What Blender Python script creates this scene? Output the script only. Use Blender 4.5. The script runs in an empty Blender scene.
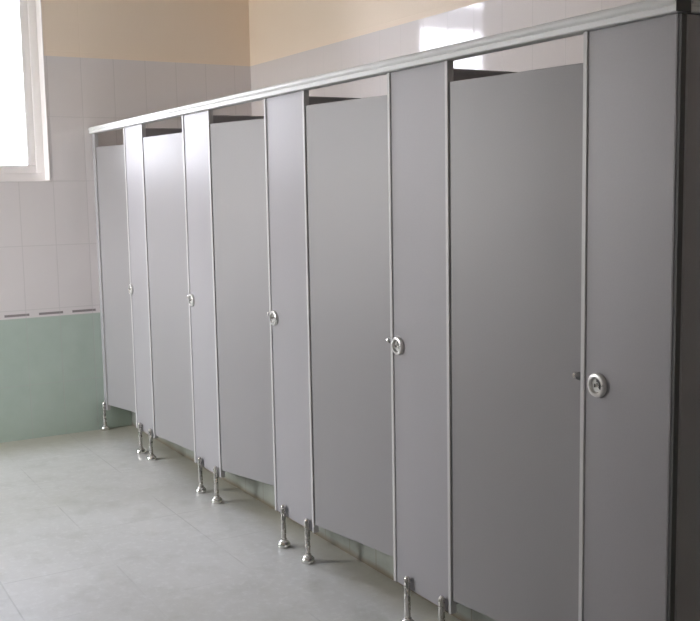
import bpy, bmesh, math, random
from mathutils import Vector, Matrix
random.seed(4)
S = bpy.context.scene
COL = S.collection

# ---------------------------------------------------------------- camera
cd = bpy.data.cameras.new('camera'); cam = bpy.data.objects.new('camera', cd); COL.objects.link(cam)
fw = Vector((-0.857625, 0.500794, -0.116978)); rt = Vector((0.506011, 0.862338, -0.018068)); up = Vector((-0.091826, 0.074688, 0.99297))
M = Matrix((rt, up, -fw)).transposed().to_4x4(); M.translation = Vector((6.369839, -1.868607, 1.518847))
cam.matrix_world = M
cd.sensor_width = 36; cd.sensor_fit = 'HORIZONTAL'; cd.lens = 1002.877 * 36 / 700; cd.clip_start = .02
S.camera = cam

# ---------------------------------------------------------------- sky, portals, exposure
w = bpy.data.worlds.new('world'); S.world = w; w.use_nodes = True
nt = w.node_tree; nt.nodes.clear()
out = nt.nodes.new('ShaderNodeOutputWorld'); bg = nt.nodes.new('ShaderNodeBackground')
tc = nt.nodes.new('ShaderNodeTexCoord'); sx = nt.nodes.new('ShaderNodeSeparateXYZ'); rp = nt.nodes.new('ShaderNodeValToRGB')
nt.links.new(tc.outputs['Generated'], sx.inputs[0]); nt.links.new(sx.outputs['Z'], rp.inputs[0])
e = rp.color_ramp.elements
e[0].position = 0.0; e[0].color = (.44, .43, .41, 1)
e[1].position = 0.03; e[1].color = (.98, .95, .96, 1)
x = e.new(.8); x.color = (.90, .92, 1.0, 1)
nt.links.new(rp.outputs[0], bg.inputs[0]); bg.inputs[1].default_value = 14.0
nt.links.new(bg.outputs[0], out.inputs[0])
S.view_settings.view_transform = 'Standard'; S.view_settings.look = 'None'
S.view_settings.gamma = 1; S.view_settings.use_curve_mapping = False
S.view_settings.exposure = 1.72
S.cycles.max_bounces = 12; S.cycles.diffuse_bounces = 8; S.cycles.transparent_max_bounces = 12
S.cycles.caustics_reflective = False

XL = -0.0485; D = 1.1212; YL = -3.5; XR = 8.2; HC = 3.25
WIN = [(-1.10, -.278, 1.622, 3.12)]                       # in the far wall: y0, y1, z0, z1
FILL_WIN = [(.10, 1.20, 1.05, 2.75), (5.9, 6.25, 1.65, 2.25)]  # unseen, added in the left wall for extra daylight: x0, x1, z0, z1
def portal(loc, rot, sx_, sy_):
    l = bpy.data.lights.new('window_portal', 'AREA'); l.shape = 'RECTANGLE'; l.size = sx_; l.size_y = sy_
    l.cycles.is_portal = True
    o = bpy.data.objects.new('window_portal', l); o.location = loc; o.rotation_euler = rot; COL.objects.link(o)
for (a, b, c, d) in WIN:
    portal((XL - .26, (a + b) / 2, (c + d) / 2), (0, -math.pi / 2, 0), d - c, b - a)

for (a, b, c, d) in FILL_WIN:
    portal(((a + b) / 2, YL - .26, (c + d) / 2), (math.pi / 2, 0, 0), b - a, d - c)

# ---------------------------------------------------------------- materials
def mat(name, col, rough=.5, metal=0, coat=0, spec=.5):
    m = bpy.data.materials.new(name); m.use_nodes = True
    b = m.node_tree.nodes['Principled BSDF']
    b.inputs['Base Color'].default_value = (*col, 1); b.inputs['Roughness'].default_value = rough
    b.inputs['Metallic'].default_value = metal; b.inputs['Coat Weight'].default_value = coat
    b.inputs['Specular IOR Level'].default_value = spec
    return m
class N:
    def __init__(s, m): s.m = m; s.t = m.node_tree; s.b = s.t.nodes['Principled BSDF']
    def n(s, ty, **k):
        q = s.t.nodes.new(ty)
        for a, v in k.items(): setattr(q, a, v)
        return q
    def l(s, a, b): s.t.links.new(a, b)
    def val(s, v, sock):
        if hasattr(v, 'is_output'): s.l(v, sock)
        else: sock.default_value = v
    def math(s, op, a, b=0.0, c=0.0):
        q = s.n('ShaderNodeMath', operation=op); s.val(a, q.inputs[0]); s.val(b, q.inputs[1]); s.val(c, q.inputs[2]); return q.outputs[0]
    def mix(s, f, a, b):
        q = s.n('ShaderNodeMix', data_type='RGBA'); s.val(f, q.inputs[0])
        for v, i in ((a, 6), (b, 7)):
            if isinstance(v, tuple): q.inputs[i].default_value = (*v, 1)
            else: s.l(v, q.inputs[i])
        return q.outputs[2]
    def pos(s):
        t = s.n('ShaderNodeTexCoord'); x = s.n('ShaderNodeSeparateXYZ'); s.l(t.outputs['Object'], x.inputs[0]); return t.outputs['Object'], x.outputs
    def noise(s, scale, detail=3, vec=None, rough=.5):
        q = s.n('ShaderNodeTexNoise'); q.inputs['Scale'].default_value = scale; q.inputs['Detail'].default_value = detail; q.inputs['Roughness'].default_value = rough
        if vec: s.l(vec, q.inputs['Vector'])
        return q.outputs['Fac']
    def bump(s, h, strength, dist=.002):
        q = s.n('ShaderNodeBump'); q.inputs['Strength'].default_value = strength; q.inputs['Distance'].default_value = dist
        s.l(h, q.inputs['Height']); s.l(q.outputs[0], s.b.inputs['Normal'])
    def grout(s, c, period, off, wdt):
        # 1 within a joint line of the given width, 0 elsewhere
        f = s.math('FRACT', s.math('DIVIDE', s.math('SUBTRACT', c, off), period))
        d = s.math('ABSOLUTE', s.math('SUBTRACT', f, .5))
        q = s.n('ShaderNodeMapRange'); s.l(d, q.inputs[0])
        q.inputs[1].default_value = .5 - wdt / period; q.inputs[2].default_value = .5 - .35 * wdt / period
        return q.outputs[0]

def wall_tiles(name, axis, off):
    m = mat(name, (.7, .7, .7)); k = N(m); P, X = k.pos()
    u, z = X[axis], X[2]
    gv = k.grout(u, .2105, off, .0035)
    gh_w = k.grout(z, .400, .8226, .0035)           # white rows above the border
    gh_g = k.grout(z, .42, .346, .0035)            # green rows
    above = k.math('GREATER_THAN', z, .80)
    green = k.math('LESS_THAN', z, .772)
    paint = k.math('GREATER_THAN', z, 2.392)
    gh = k.math('ADD', k.math('MULTIPLY', gh_w, above), k.math('MULTIPLY', gh_g, green))
    g = k.math('MINIMUM', k.math('ADD', gv, gh), 1.0)
    n1 = k.noise(2.2, 3, P)
    white = k.mix(n1, (.74, .695, .69), (.79, .75, .74))
    n2 = k.noise(9, 4, P)
    gr = k.mix(n2, (.44, .53, .46), (.51, .60, .535))
    tile = k.mix(green, white, gr)
    # border listel: dark dash in the middle of each tile
    f = k.math('FRACT', k.math('DIVIDE', k.math('SUBTRACT', u, off + .05), .2105))
    dash = k.math('LESS_THAN', k.math('ABSOLUTE', k.math('SUBTRACT', f, .5)), .36)
    dz = k.math('LESS_THAN', k.math('ABSOLUTE', k.math('SUBTRACT', z, .7925)), .0075)
    dash = k.math('MULTIPLY', dash, dz)
    tile = k.mix(dash, tile, (.30, .27, .27))
    tile = k.mix(k.math('MULTIPLY', g, .38), tile, (.42, .40, .38))
    n3 = k.noise(1.3, 4, P)
    pc = k.mix(n3, (.86, .72, .58), (.90, .79, .67))
    c = k.mix(paint, tile, pc)
    k.l(c, k.b.inputs['Base Color'])
    r = k.math('ADD', k.math('MULTIPLY', paint, .6), .055)
    r = k.math('ADD', r, k.math('MULTIPLY', k.math('MULTIPLY', g, .4), k.math('SUBTRACT', 1.0, paint)))
    k.l(r, k.b.inputs['Roughness'])
    # gentle waviness of the glaze plus sunk joints
    h = k.math('ADD', k.math('MULTIPLY', g, -.35), k.math('MULTIPLY', k.noise(3.0, 1, P), .12))
    k.bump(h, .35, .003)
    return m
M_far = wall_tiles('tiles_far_wall', 1, -.052)
M_back = wall_tiles('tiles_back_wall', 0, 2.042 % .2105)

M_floor = mat('floor_tiles', (.6, .6, .6), .3); k = N(M_floor); P, X = k.pos()
gx = k.grout(X[0], .45, 2.81, .004); gy = k.grout(X[1], .45, -.70, .004)
g = k.math('MAXIMUM', gx, gy)
n1 = k.noise(1.6, 5, P, .6); n2 = k.noise(14, 4, P, .6); n3 = k.noise(70, 2, P)
c = k.mix(n1, (.50, .505, .485), (.66, .665, .65))
sp = k.n('ShaderNodeMapRange'); k.l(k.noise(26, 5, P, .7), sp.inputs[0]); sp.inputs[1].default_value = .50; sp.inputs[2].default_value = .66
c = k.mix(k.math('MULTIPLY', sp.outputs[0], .6), c, (.68, .69, .68))
sp2 = k.n('ShaderNodeMapRange'); k.l(k.noise(6, 5, P, .65), sp2.inputs[0]); sp2.inputs[1].default_value = .50; sp2.inputs[2].default_value = .68
c = k.mix(k.math('MULTIPLY', sp2.outputs[0], .42), c, (.42, .43, .39))
bl = k.n('ShaderNodeMapRange'); k.l(k.noise(.9, 5, P, .7), bl.inputs[0]); bl.inputs[1].default_value = .52; bl.inputs[2].default_value = .75
c = k.mix(k.math('MULTIPLY', bl.outputs[0], .35), c, (.44, .44, .38))
# worn grime along the foot of the far wall and of the plinth under the cubicles
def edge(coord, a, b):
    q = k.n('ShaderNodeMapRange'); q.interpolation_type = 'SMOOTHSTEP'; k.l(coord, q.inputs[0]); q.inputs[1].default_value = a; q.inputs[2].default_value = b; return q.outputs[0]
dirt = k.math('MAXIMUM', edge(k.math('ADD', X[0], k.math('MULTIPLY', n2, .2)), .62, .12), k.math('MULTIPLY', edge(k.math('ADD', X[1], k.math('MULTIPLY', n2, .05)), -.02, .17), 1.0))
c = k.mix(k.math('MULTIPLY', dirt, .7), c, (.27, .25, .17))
jf = k.math('MULTIPLY', g, k.math('MULTIPLY', edge(n1, .45, .62), .35))
c = k.mix(jf, c, (.22, .22, .2))
k.l(c, k.b.inputs['Base Color'])
k.l(k.math('ADD', .20, k.math('MULTIPLY', n1, .25)), k.b.inputs['Roughness'])
k.bump(k.math('ADD', k.math('MULTIPLY', g, -.5), k.math('ADD', k.math('MULTIPLY', n2, .5), k.math('MULTIPLY', n3, .25))), .25, .003)

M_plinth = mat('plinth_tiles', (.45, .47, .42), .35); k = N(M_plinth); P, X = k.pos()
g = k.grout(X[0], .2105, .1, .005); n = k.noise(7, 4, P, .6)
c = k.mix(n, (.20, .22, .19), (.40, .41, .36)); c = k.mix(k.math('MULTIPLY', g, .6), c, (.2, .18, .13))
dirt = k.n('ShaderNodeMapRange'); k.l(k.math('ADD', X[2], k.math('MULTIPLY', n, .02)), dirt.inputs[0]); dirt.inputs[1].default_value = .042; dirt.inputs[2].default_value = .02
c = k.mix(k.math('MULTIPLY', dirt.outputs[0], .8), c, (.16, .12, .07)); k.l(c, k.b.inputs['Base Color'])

M_ceil = mat('ceiling_paint', (.78, .76, .72), .9); k = N(M_ceil); P, X = k.pos(); k.bump(k.noise(60, 3, P), .2, .002)
def laminate(name, col):
    m = mat(name, col, .42, spec=.45); k = N(m); P, X = k.pos()
    n = k.noise(220, 2, P); n2 = k.noise(2.5, 3, P)
    c = k.mix(n, tuple(v * .96 for v in col), tuple(min(1, v * 1.04) for v in col))
    c = k.mix(k.math('MULTIPLY', n2, .12), c, tuple(v * .85 for v in col))
    k.l(c, k.b.inputs['Base Color']); k.bump(n, .12, .0006); return m
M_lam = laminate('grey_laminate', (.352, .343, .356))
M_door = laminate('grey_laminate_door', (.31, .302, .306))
def metal(name, col, rough, mt=1.0):
    m = mat(name, col, rough, mt); k = N(m); P, X = k.pos(); n = k.noise(40, 3, P)
    k.l(k.math('ADD', rough - .05, k.math('MULTIPLY', n, .12)), k.b.inputs['Roughness']); return m
M_alu = metal('painted_aluminium', (.57, .56, .56), .4, 0)
M_rail = metal('rail_aluminium', (.78, .79, .79), .35, 0)
M_steel = metal('satin_steel', (.62, .60, .57), .26)
M_chrome = metal('chrome', (.80, .79, .77), .22)
M_nickel = metal('satin_nickel', (.70, .69, .67), .3, .45)
M_dark = mat('dark_slot', (.03, .03, .03), .5)
M_dark_matt = mat('dark_matt', (.10, .10, .10), .6)  # plain dark fill for gap strips, latch barrels and end cap
M_frame = mat('window_paint', (.90, .87, .86), .4); k = N(M_frame); P, X = k.pos(); k.bump(k.noise(30, 3, P), .1, .002)
def glass(name, tint):
    m = bpy.data.materials.new(name); m.use_nodes = True; t = m.node_tree; t.nodes.clear()
    o_ = t.nodes.new('ShaderNodeOutputMaterial'); mx = t.nodes.new('ShaderNodeMixShader'); tr = t.nodes.new('ShaderNodeBsdfTransparent'); gl = t.nodes.new('ShaderNodeBsdfGlossy'); fr = t.nodes.new('ShaderNodeFresnel')
    fr.inputs[0].default_value = 1.3; gl.inputs['Roughness'].default_value = .02; tr.inputs[0].default_value = (*tint, 1)
    t.links.new(fr.outputs[0], mx.inputs[0]); t.links.new(tr.outputs[0], mx.inputs[1]); t.links.new(gl.outputs[0], mx.inputs[2]); t.links.new(mx.outputs[0], o_.inputs[0]); return m
M_glass = glass('window_glass', (.97, .98, .98)); M_net = glass('grey_tinted_glass', (.62, .63, .66))

# ---------------------------------------------------------------- mesh helpers
def box(bm, x0, x1, y0, y1, z0, z1, bev=0, seg=2):
    r = bmesh.ops.create_cube(bm, size=1)
    for v in r['verts']:
        v.co = Vector((x0 + (v.co.x + .5) * (x1 - x0), y0 + (v.co.y + .5) * (y1 - y0), z0 + (v.co.z + .5) * (z1 - z0)))
    if bev:
        es = list({e for v in r['verts'] for e in v.link_edges})
        bmesh.ops.bevel(bm, geom=es, offset=bev, segments=seg, affect='EDGES', profile=.5)
def lathe(bm, prof, mtx=Matrix(), seg=32):
    rings = []
    for (r, h) in prof:
        if r < 1e-6: rings.append([bm.verts.new(mtx @ Vector((0, 0, h)))])
        else: rings.append([bm.verts.new(mtx @ Vector((r * math.cos(2 * math.pi * i / seg), r * math.sin(2 * math.pi * i / seg), h))) for i in range(seg)])
    for A, B in zip(rings, rings[1:]):
        for i in range(seg):
            j = (i + 1) % seg
            if len(A) == 1 and len(B) > 1: bm.faces.new((A[0], B[i], B[j]))
            elif len(B) == 1 and len(A) > 1: bm.faces.new((A[i], A[j], B[0]))
            elif len(A) > 1: bm.faces.new((A[i], A[j], B[j], B[i]))
def extrude(bm, pts, a, b, f):
    """closed 2D outline pts swept from a to b; f(u, v, w) -> 3D"""
    A = [bm.verts.new(f(u, v, a)) for u, v in pts]; B = [bm.verts.new(f(u, v, b)) for u, v in pts]
    n = len(pts)
    for i in range(n): bm.faces.new((A[i], A[(i + 1) % n], B[(i + 1) % n], B[i]))
    bm.faces.new(A); bm.faces.new(B[::-1])
def obj(name, bm, m, parent=None, smooth=True, kind=None, label=None):
    bmesh.ops.recalc_face_normals(bm, faces=bm.faces)
    me = bpy.data.meshes.new(name); bm.to_mesh(me); bm.free(); me.materials.append(m)
    if smooth:
        for p in me.polygons: p.use_smooth = True
        me.set_sharp_from_angle(angle=math.radians(35))
    o = bpy.data.objects.new(name, me); COL.objects.link(o)
    if parent: o.parent = parent
    if kind: o['kind'] = kind
    if label: o['label'] = label
    return o
def thing(name, label, cat, loc=(0, 0, 0), rz=0, group=None):
    o = bpy.data.objects.new(name, None); COL.objects.link(o); o.location = loc; o.rotation_euler = (0, 0, rz); o.empty_display_size = .1
    o['label'] = label; o['category'] = cat
    if group: o['group'] = group
    return o
def B(*a, **k):
    bm = bmesh.new(); box(bm, *a, **k); return bm

# ---------------------------------------------------------------- room
T = .22
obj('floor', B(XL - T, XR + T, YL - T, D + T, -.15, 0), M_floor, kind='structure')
obj('ceiling', B(XL - T, XR + T, YL - T, D + T, HC, HC + .15), M_ceil, kind='structure')
obj('wall_back', B(XL - T, XR + T, D, D + T, 0, HC), M_back, kind='structure')
bm = bmesh.new(); xs = [XL - T] + [v for wn in FILL_WIN for v in wn[:2]] + [XR + T]; 
for (a, b, c, d) in FILL_WIN: box(bm, a, b, YL - T, YL, 0, c); box(bm, a, b, YL - T, YL, d, HC)
for i in range(0, len(xs), 2): box(bm, xs[i], xs[i + 1], YL - T, YL, 0, HC)
obj('wall_left', bm, M_back, smooth=False, kind='structure')
obj('wall_right', B(XR, XR + T, YL, D, 0, HC), M_far, kind='structure')
bm = bmesh.new()                                                     # far wall with two window openings
ys = [YL] + [v for wn in sorted(WIN) for v in wn[:2]] + [D]
z0, z1 = WIN[0][2], WIN[0][3]
box(bm, XL - T, XL, YL, D, 0, z0); box(bm, XL - T, XL, YL, D, z1, HC)
for i in range(0, len(ys), 2): box(bm, XL - T, XL, ys[i], ys[i + 1], z0, z1)
obj('wall_far', bm, M_far, smooth=False, kind='structure')
# tiled plinth the cubicles stand over
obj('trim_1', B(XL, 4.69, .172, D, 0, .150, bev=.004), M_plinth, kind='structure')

def window(i, a, b, c, d, zt, left=False):
    """a window built in the far wall's frame; for the added left wall ones its meshes are turned a quarter"""
    if left: a, b = -b, -a
    def mk(nm, bm, m, par=None, smooth=True, kind=None):
        o = obj(nm, bm, m, par, smooth, kind)
        if left: o.data.transform(Matrix.Translation((0, YL, 0)) @ Matrix(((0, -1, 0, 0), (1, 0, 0, 0), (0, 0, 1, 0), (0, 0, 0, 1))) @ Matrix.Translation((-XL, 0, 0)))
        return o
    bm = bmesh.new(); t_ = .006                                       # painted reveal lining
    x0, x1 = XL - T, XL + .002
    box(bm, x0, x1, b - t_, b, c, d); box(bm, x0, x1, a, a + t_, c, d); box(bm, x0, x1, a, b, d - t_, d); box(bm, x0, x1, a, b, c, c + t_)
    root = mk('window_%d' % i, bm, M_frame, None, False, 'structure')
    def ring(nm, x0, x1, a, b, c, d, w_, par):
        bm = bmesh.new()
        box(bm, x0, x1, a, b, c, c + w_, bev=.004); box(bm, x0, x1, a, b, d - w_, d, bev=.004)
        box(bm, x0, x1, a, a + w_, c + w_, d - w_, bev=.004); box(bm, x0, x1, b - w_, b, c + w_, d - w_, bev=.004)
        return mk(nm, bm, M_frame, par)
    a, b, c, d = a + t_, b - t_, c + t_, d - t_
    f = ring('window_frame', XL - .17, XL - .11, a, b, c, d, .048, root)
    if zt: mk('transom', B(XL - .165, XL - .115, a + .048, b - .048, zt, zt + .045, bev=.004), M_frame, root)
    for (p, q) in (((c + .048, zt), (zt + .045, d - .048)) if zt else ((c + .048, d - .048),)):
        s = ring('sash', XL - .155, XL - .125, a + .046, b - .046, p - .002, q + .002, .052, root)
        mk('pane', B(XL - .142, XL - .138, a + .098, b - .098, p + .05, q - .05), M_glass if left else M_net, s, smooth=False)
for i, wn in enumerate(WIN): window(i + 1, *wn, None)
for i, wn in enumerate(FILL_WIN): window(i + 1 + len(WIN), *wn, 2.2 if i == 0 else None, left=True)  # unseen windows, added to light panels and room from the left

# ---------------------------------------------------------------- cubicles
HT, HB = 1.9174, .1334
PE = [(.593, .919), (1.535, 1.883), (2.486, 2.848), (3.451, 3.798), (4.393, 4.699)]
ORD = ['first', 'second', 'third', 'fourth', 'fifth']

def foot(parent, x, y, top=.186):
    bm = bmesh.new(); Mx = Matrix.Translation((x, y, 0))
    lathe(bm, [(0, top), (.005, top), (.0088, top - .003), (.0112, top - .009), (.0112, .02), (.0, .02)], Mx, 20)
    f = obj('foot', bm, M_steel, parent, label=None)
    bm = bmesh.new()
    lathe(bm, [(0, .036), (.0125, .036), (.0145, .034), (.0150, .028), (.021, .0245), (.0265, .018), (.0285, .011), (.0285, .002), (.0275, 0), (0, 0)], Mx, 24)
    obj('base_flange', bm, M_chrome, f)
    bm = bmesh.new()                                                 # clamp screws on the panel part of the stem
    for z in (.150, .172): lathe(bm, [(0, .0035), (.0025, .003), (.0035, 0), (0, -.001)], Matrix.Translation((x, y - .0108, z)) @ Matrix.Rotation(math.pi / 2, 4, 'X'), 12)
    obj('screw', bm, M_chrome, f)
    return f

def lock(parent, x, z, left):
    Mx = Matrix.Translation((x, 0, z)) @ Matrix.Rotation(math.pi / 2, 4, 'X')     # local z -> -y (out into the room)
    bm = bmesh.new()
    lathe(bm, [(0, .004), (.0185, .004), (.0195, .0075), (.022, .0115), (.027, .0115), (.0305, .0095), (.0325, .005), (.0325, 0), (0, 0)], Mx, 40)
    L = obj('lock_plate', bm, M_nickel, parent)
    bm = bmesh.new()                                                 # indicator window: dark half ring segment
    pts = []
    for k_ in range(13):
        a = math.radians(20 + 140 * k_ / 12); pts.append((.0165 * math.cos(a), .0165 * math.sin(a)))
    for k_ in range(12, -1, -1):
        a = math.radians(20 + 140 * k_ / 12); pts.append((.0085 * math.cos(a), .0085 * math.sin(a)))
    R = Mx @ Matrix.Rotation(math.radians(-62), 4, 'Z')
    extrude(bm, pts, .0035, .0052, lambda u, v, w_: R @ Vector((u, v, w_)))
    obj('indicator_window', bm, M_dark, L)
    bm = bmesh.new()
    lathe(bm, [(0, .0125), (.003, .012), (.0058, .009), (.0065, .004), (0, .004)], Mx, 20)
    obj('spindle', bm, M_chrome, L)
    bm = bmesh.new(); box(bm, x - .0012, x + .0012, -.0135, -.0115, z - .0045, z + .0045); obj('coin_slot', bm, M_dark, L)
    bm = bmesh.new(); lathe(bm, [(0, .0145), (.0022, .014), (.0032, .011), (0, .010)], Matrix.Translation((.0265, 0, .003)) @ Mx, 14); obj('rim_screw', bm, M_chrome, L)
    # latch on the inner side, its rounded end reaching past the edge of the panel
    bm = bmesh.new()
    Rx = Matrix.Translation((left - .0035, .013, z + .010)) @ Matrix.Rotation(-math.pi / 2, 4, 'Y')
    lathe(bm, [(0, 0), (.010, 0), (.0112, .003), (.0112, .020), (.009, .023), (0, .023)], Rx, 20)
    b = obj('latch_barrel', bm, M_dark_matt, L, label='dark latch barrel')
    bm = bmesh.new(); lathe(bm, [(0, .0225), (.0055, .0225), (.0055, .027), (.0085, .029), (.0095, .034), (.007, .039), (0, .041)], Rx, 20)
    obj('latch_tip', bm, M_chrome, L)

def edge_profile(parent, x, s, z0, z1):
    """aluminium channel capping a vertical panel edge; s=+1 right edge, -1 left edge"""
    pts = [(0, -.0035), (-.013, -.0035), (-.0145, -.002), (-.0145, .0005), (-.003, .0005), (-.003, .0165), (-.0145, .0165), (-.0145, .019), (-.013, .0205), (0, .0205), (.001, .0195), (.001, -.0025)]
    bm = bmesh.new(); extrude(bm, pts, z0, z1, lambda u, v, w_: Vector((x - .001 * s + s * u, v, w_)))
    return obj('edge_profile', bm, M_alu, parent)

LOCKS = [(.607, .973), (1.578, .989), (2.529, .991), (3.498, .990), (4.456, 1.004)]
PL = ['light grey laminate cubicle pilaster farthest from camera, between the far two doors',
      'second pilaster from the far wall, narrow grey panel between second and third doors',
      'middle pilaster of five, narrow grey panel with round lock between third and fourth doors',
      'narrow grey pilaster with bright oval lock, between fourth door and largest nearest door',
      'grey corner pilaster at the near end of the row, with large round lock']
for i, (a, b) in enumerate(PE):
    t = thing('cubicle_pilaster', PL[i], 'partition panel', ((a + b) / 2, 0, 0), group='narrow fixed panels between cubicle doors')
    cx = (a + b) / 2
    ch = []
    n_before = set(COL.objects)
    obj('panel', B(a + .004, b - .004, .001, .017, HB, HT), M_lam, t, smooth=False)
    edge_profile(t, a, -1, HB, HT)
    if i < 4: edge_profile(t, b, 1, HB, HT)
    else: obj('edge_band', B(b - .0038, b, .001, .017, HB, HT, bev=.0015), M_lam, t)
    foot(t, a + .105, -.0145); foot(t, b - .036, -.0145)
    lock(t, *LOCKS[i], a)
    for o in COL.objects:                                            # built at world place: shift meshes into the thing's frame
        if o not in n_before and o.type == 'MESH': o.data.transform(Matrix.Translation((-cx, 0, 0)))

# wall post beside the far wall
t = thing('wall_post', 'slim pale post fixed to the far tiled wall at the far end of the row', 'post', (-.015, 0, 0))
bm = bmesh.new(); box(bm, -.0325, .024, -.004, .019, HB, HT, bev=.0015); obj('post_panel', bm, M_lam, t)
bm = bmesh.new(); extrude(bm, [(0, 0), (.003, 0), (.003, .023), (0, .023)], HB, HT, lambda u, v, w_: Vector((.0245 + u, v - .0045, w_))); obj('door_stop', bm, M_alu, t)
foot(t, -.006, -.0145)

# doors, each hinged on its far side and standing slightly ajar inwards
DL = ['farthest pale cubicle door beside the far wall post, standing ajar inwards',
      'second cubicle door from the far wall, pale lilac grey, nearly closed',
      'third cubicle door, in the middle of the row, swung inwards and darker than its neighbours',
      'fourth cubicle door from the far wall, grey, slightly ajar, left of the bright oval lock',
      'largest and nearest grey cubicle door, left of the corner pilaster']
HX = [.018, .919, 1.883, 2.848, 3.798]
ANG = [12, 5.7, 14.5, 8.5, 7]
DT = [(1.832, .173), (1.842, .153), (1.852, .172), (1.858, .169), (1.852, .182)]
for i in range(5):
    x0 = HX[i] + .009; wdt = PE[i][0] - HX[i] + .010
    t = thing('cubicle_door', DL[i], 'door', (x0, .0, 0), math.radians(ANG[i]), group='inward opening cubicle doors')
    zt, zb = DT[i]
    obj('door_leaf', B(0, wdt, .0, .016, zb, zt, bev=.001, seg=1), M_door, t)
    obj('hinge_gap_shade', B(-.0042, -.0002, .003, .007, zb, zt), M_dark_matt, t, smooth=False, label='dark strip standing for the shaded hinge gap')  # dark strip put in for the shade of the open hinge gap
    for z in (zb + .22, (zt + zb) / 2, zt - .22):
        bm = bmesh.new()
        lathe(bm, [(0, 0), (.0045, 0), (.0055, .002), (.0055, .068), (.0045, .07), (0, .07)], Matrix.Translation((.006, .023, z - .035)), 14)
        box(bm, .004, .045, .0162, .0192, z - .03, z + .03, bev=.001)
        obj('hinge', bm, M_steel, t)
    bm = bmesh.new(); Rk = Matrix.Translation((wdt - .07, .016, 1.0)) @ Matrix.Rotation(-math.pi / 2, 4, 'X')
    lathe(bm, [(0, 0), (.018, 0), (.018, .004), (.006, .008), (.006, .022), (.014, .027), (.016, .036), (.012, .042), (0, .044)], Rk, 24); obj('inner_knob', bm, M_steel, t)

# dividing panels between the cubicles
VL = ['dividing panel between first and second cubicles, dark top edge above the second door',
      'dividing panel between second and third cubicles, dark top edge above the third door',
      'dividing panel between third and fourth cubicles, dark wedge seen above the fourth door',
      'dividing panel between fourth and fifth cubicles, dark wedge above the nearest door']
for i in range(4):
    x_ = PE[i][1] - .018
    t = thing('dividing_panel', VL[i], 'partition panel', (x_, .6, 0), group='dividing panels running back to the wall')
    obj('panel', B(-.008, .008, .0225 - .6, D - .003 - .6, .158, 1.893), M_lam, t, smooth=False)
    bm = bmesh.new(); extrude(bm, [(-.0105, 1.885), (-.0105, 1.893), (-.008, 1.896), (.008, 1.896), (.0105, 1.893), (.0105, 1.885), (.008, 1.885), (.008, 1.8931), (-.008, 1.8931), (-.008, 1.885)], .0225 - .6, D - .004 - .6, lambda u, v, w_: Vector((u, w_, v))); obj('top_cap', bm, M_lam, t)

# near end side panel
t = thing('end_side_panel', 'dark shaded side panel closing the near end of the cubicle row', 'partition panel', (4.72, .55, 0))
obj('panel', B(-.027, -.011, .0265 - .55, D - .003 - .55, HB, HT - .002), M_lam, t, smooth=False)
obj('edge_band', B(-.027, -.011, .0205 - .55, .026 - .55, HB, HT - .002, bev=.001), M_lam, t)
obj('corner_strip', B(-.0205, -.0112, .0035 - .55, .020 - .55, HB, HT - .002), M_dark_matt, t, smooth=False, label='dark corner strip')  # dark strip between corner pilaster and side panel
foot(t, .002, .06 - .55); foot(t, .002, .9 - .55)

# head rail: bulbous aluminium section along the whole front
def rail_prof():
    p = [(-.006, 1.9185), (-.017, 1.9185), (-.020, 1.9215), (-.020, 1.932), (-.0175, 1.934), (-.0175, 1.936)]
    for k_ in range(9):
        a = math.radians(200 - 140 * k_ / 8); p.append((-.003 + .021 * math.cos(a), 1.946 + .0155 * math.sin(a)))
    p += [(.020, 1.958), (.026, 1.954), (.026, 1.9185)]
    return p
t = thing('head_rail', 'long white aluminium head rail running along the top of all the cubicle fronts', 'rail', (2.3, 0, 1.918))
bm = bmesh.new(); extrude(bm, rail_prof(), XL + .002 - 2.3, 4.712 - 2.3, lambda u, v, w_: Vector((w_, u, v - 1.918))); obj('rail_profile', bm, M_rail, t)
obj('end_cap', B(4.712 - 2.3, 4.715 - 2.3, -.021, .027, .0, .047, bev=.001), M_dark_matt, t, label='dark end cap')
t = thing('side_head_rail', 'short dark head rail along the top of the near end side panel', 'rail', (4.72, .55, 1.918))
bm = bmesh.new(); extrude(bm, [(-u, v) for u, v in rail_prof()], .0275 - .55, D - .003 - .55, lambda u, v, w_: Vector((u - .024, w_, v - 1.9175))); obj('rail_profile', bm, M_rail, t)

# ---------------------------------------------------------------- outside the window
M_conc = mat('outside_concrete', (.40, .41, .43), .9); k = N(M_conc); P, X = k.pos(); k.l(k.mix(k.noise(1.5, 3, P), (.52, .52, .52), (.62, .62, .62)), k.b.inputs['Base Color'])
M_stand_in = mat('stand_in_sheet', (.24, .24, .25), .8); k = N(M_stand_in); P, X = k.pos(); k.bump(k.noise(20, 3, P), .3, .01)
obj('ground', B(-14, XL - T - .01, -16, 6, -.25, -.15), M_conc, kind='structure')
t = thing('stand_in_roof', 'made-up grey shelter roof outdoors, added to dim part of the window reflection in the tiles', 'shelter', (-7, -6, -.15))  # made-up roof, placed to give the tile reflection a grey band
obj('stand_in_slab', B(-.4, .4, -5, 3.0, 4.30, 4.52, bev=.02), M_stand_in, t)
for x_, y_ in ((0, -4.4), (0, 2.6)):
    bm = bmesh.new(); lathe(bm, [(0, 0), (.09, 0), (.09, 4.30), (0, 4.30)], Matrix.Translation((x_, y_, 0)), 24); obj('post', bm, M_conc, t)  # posts under the added roof
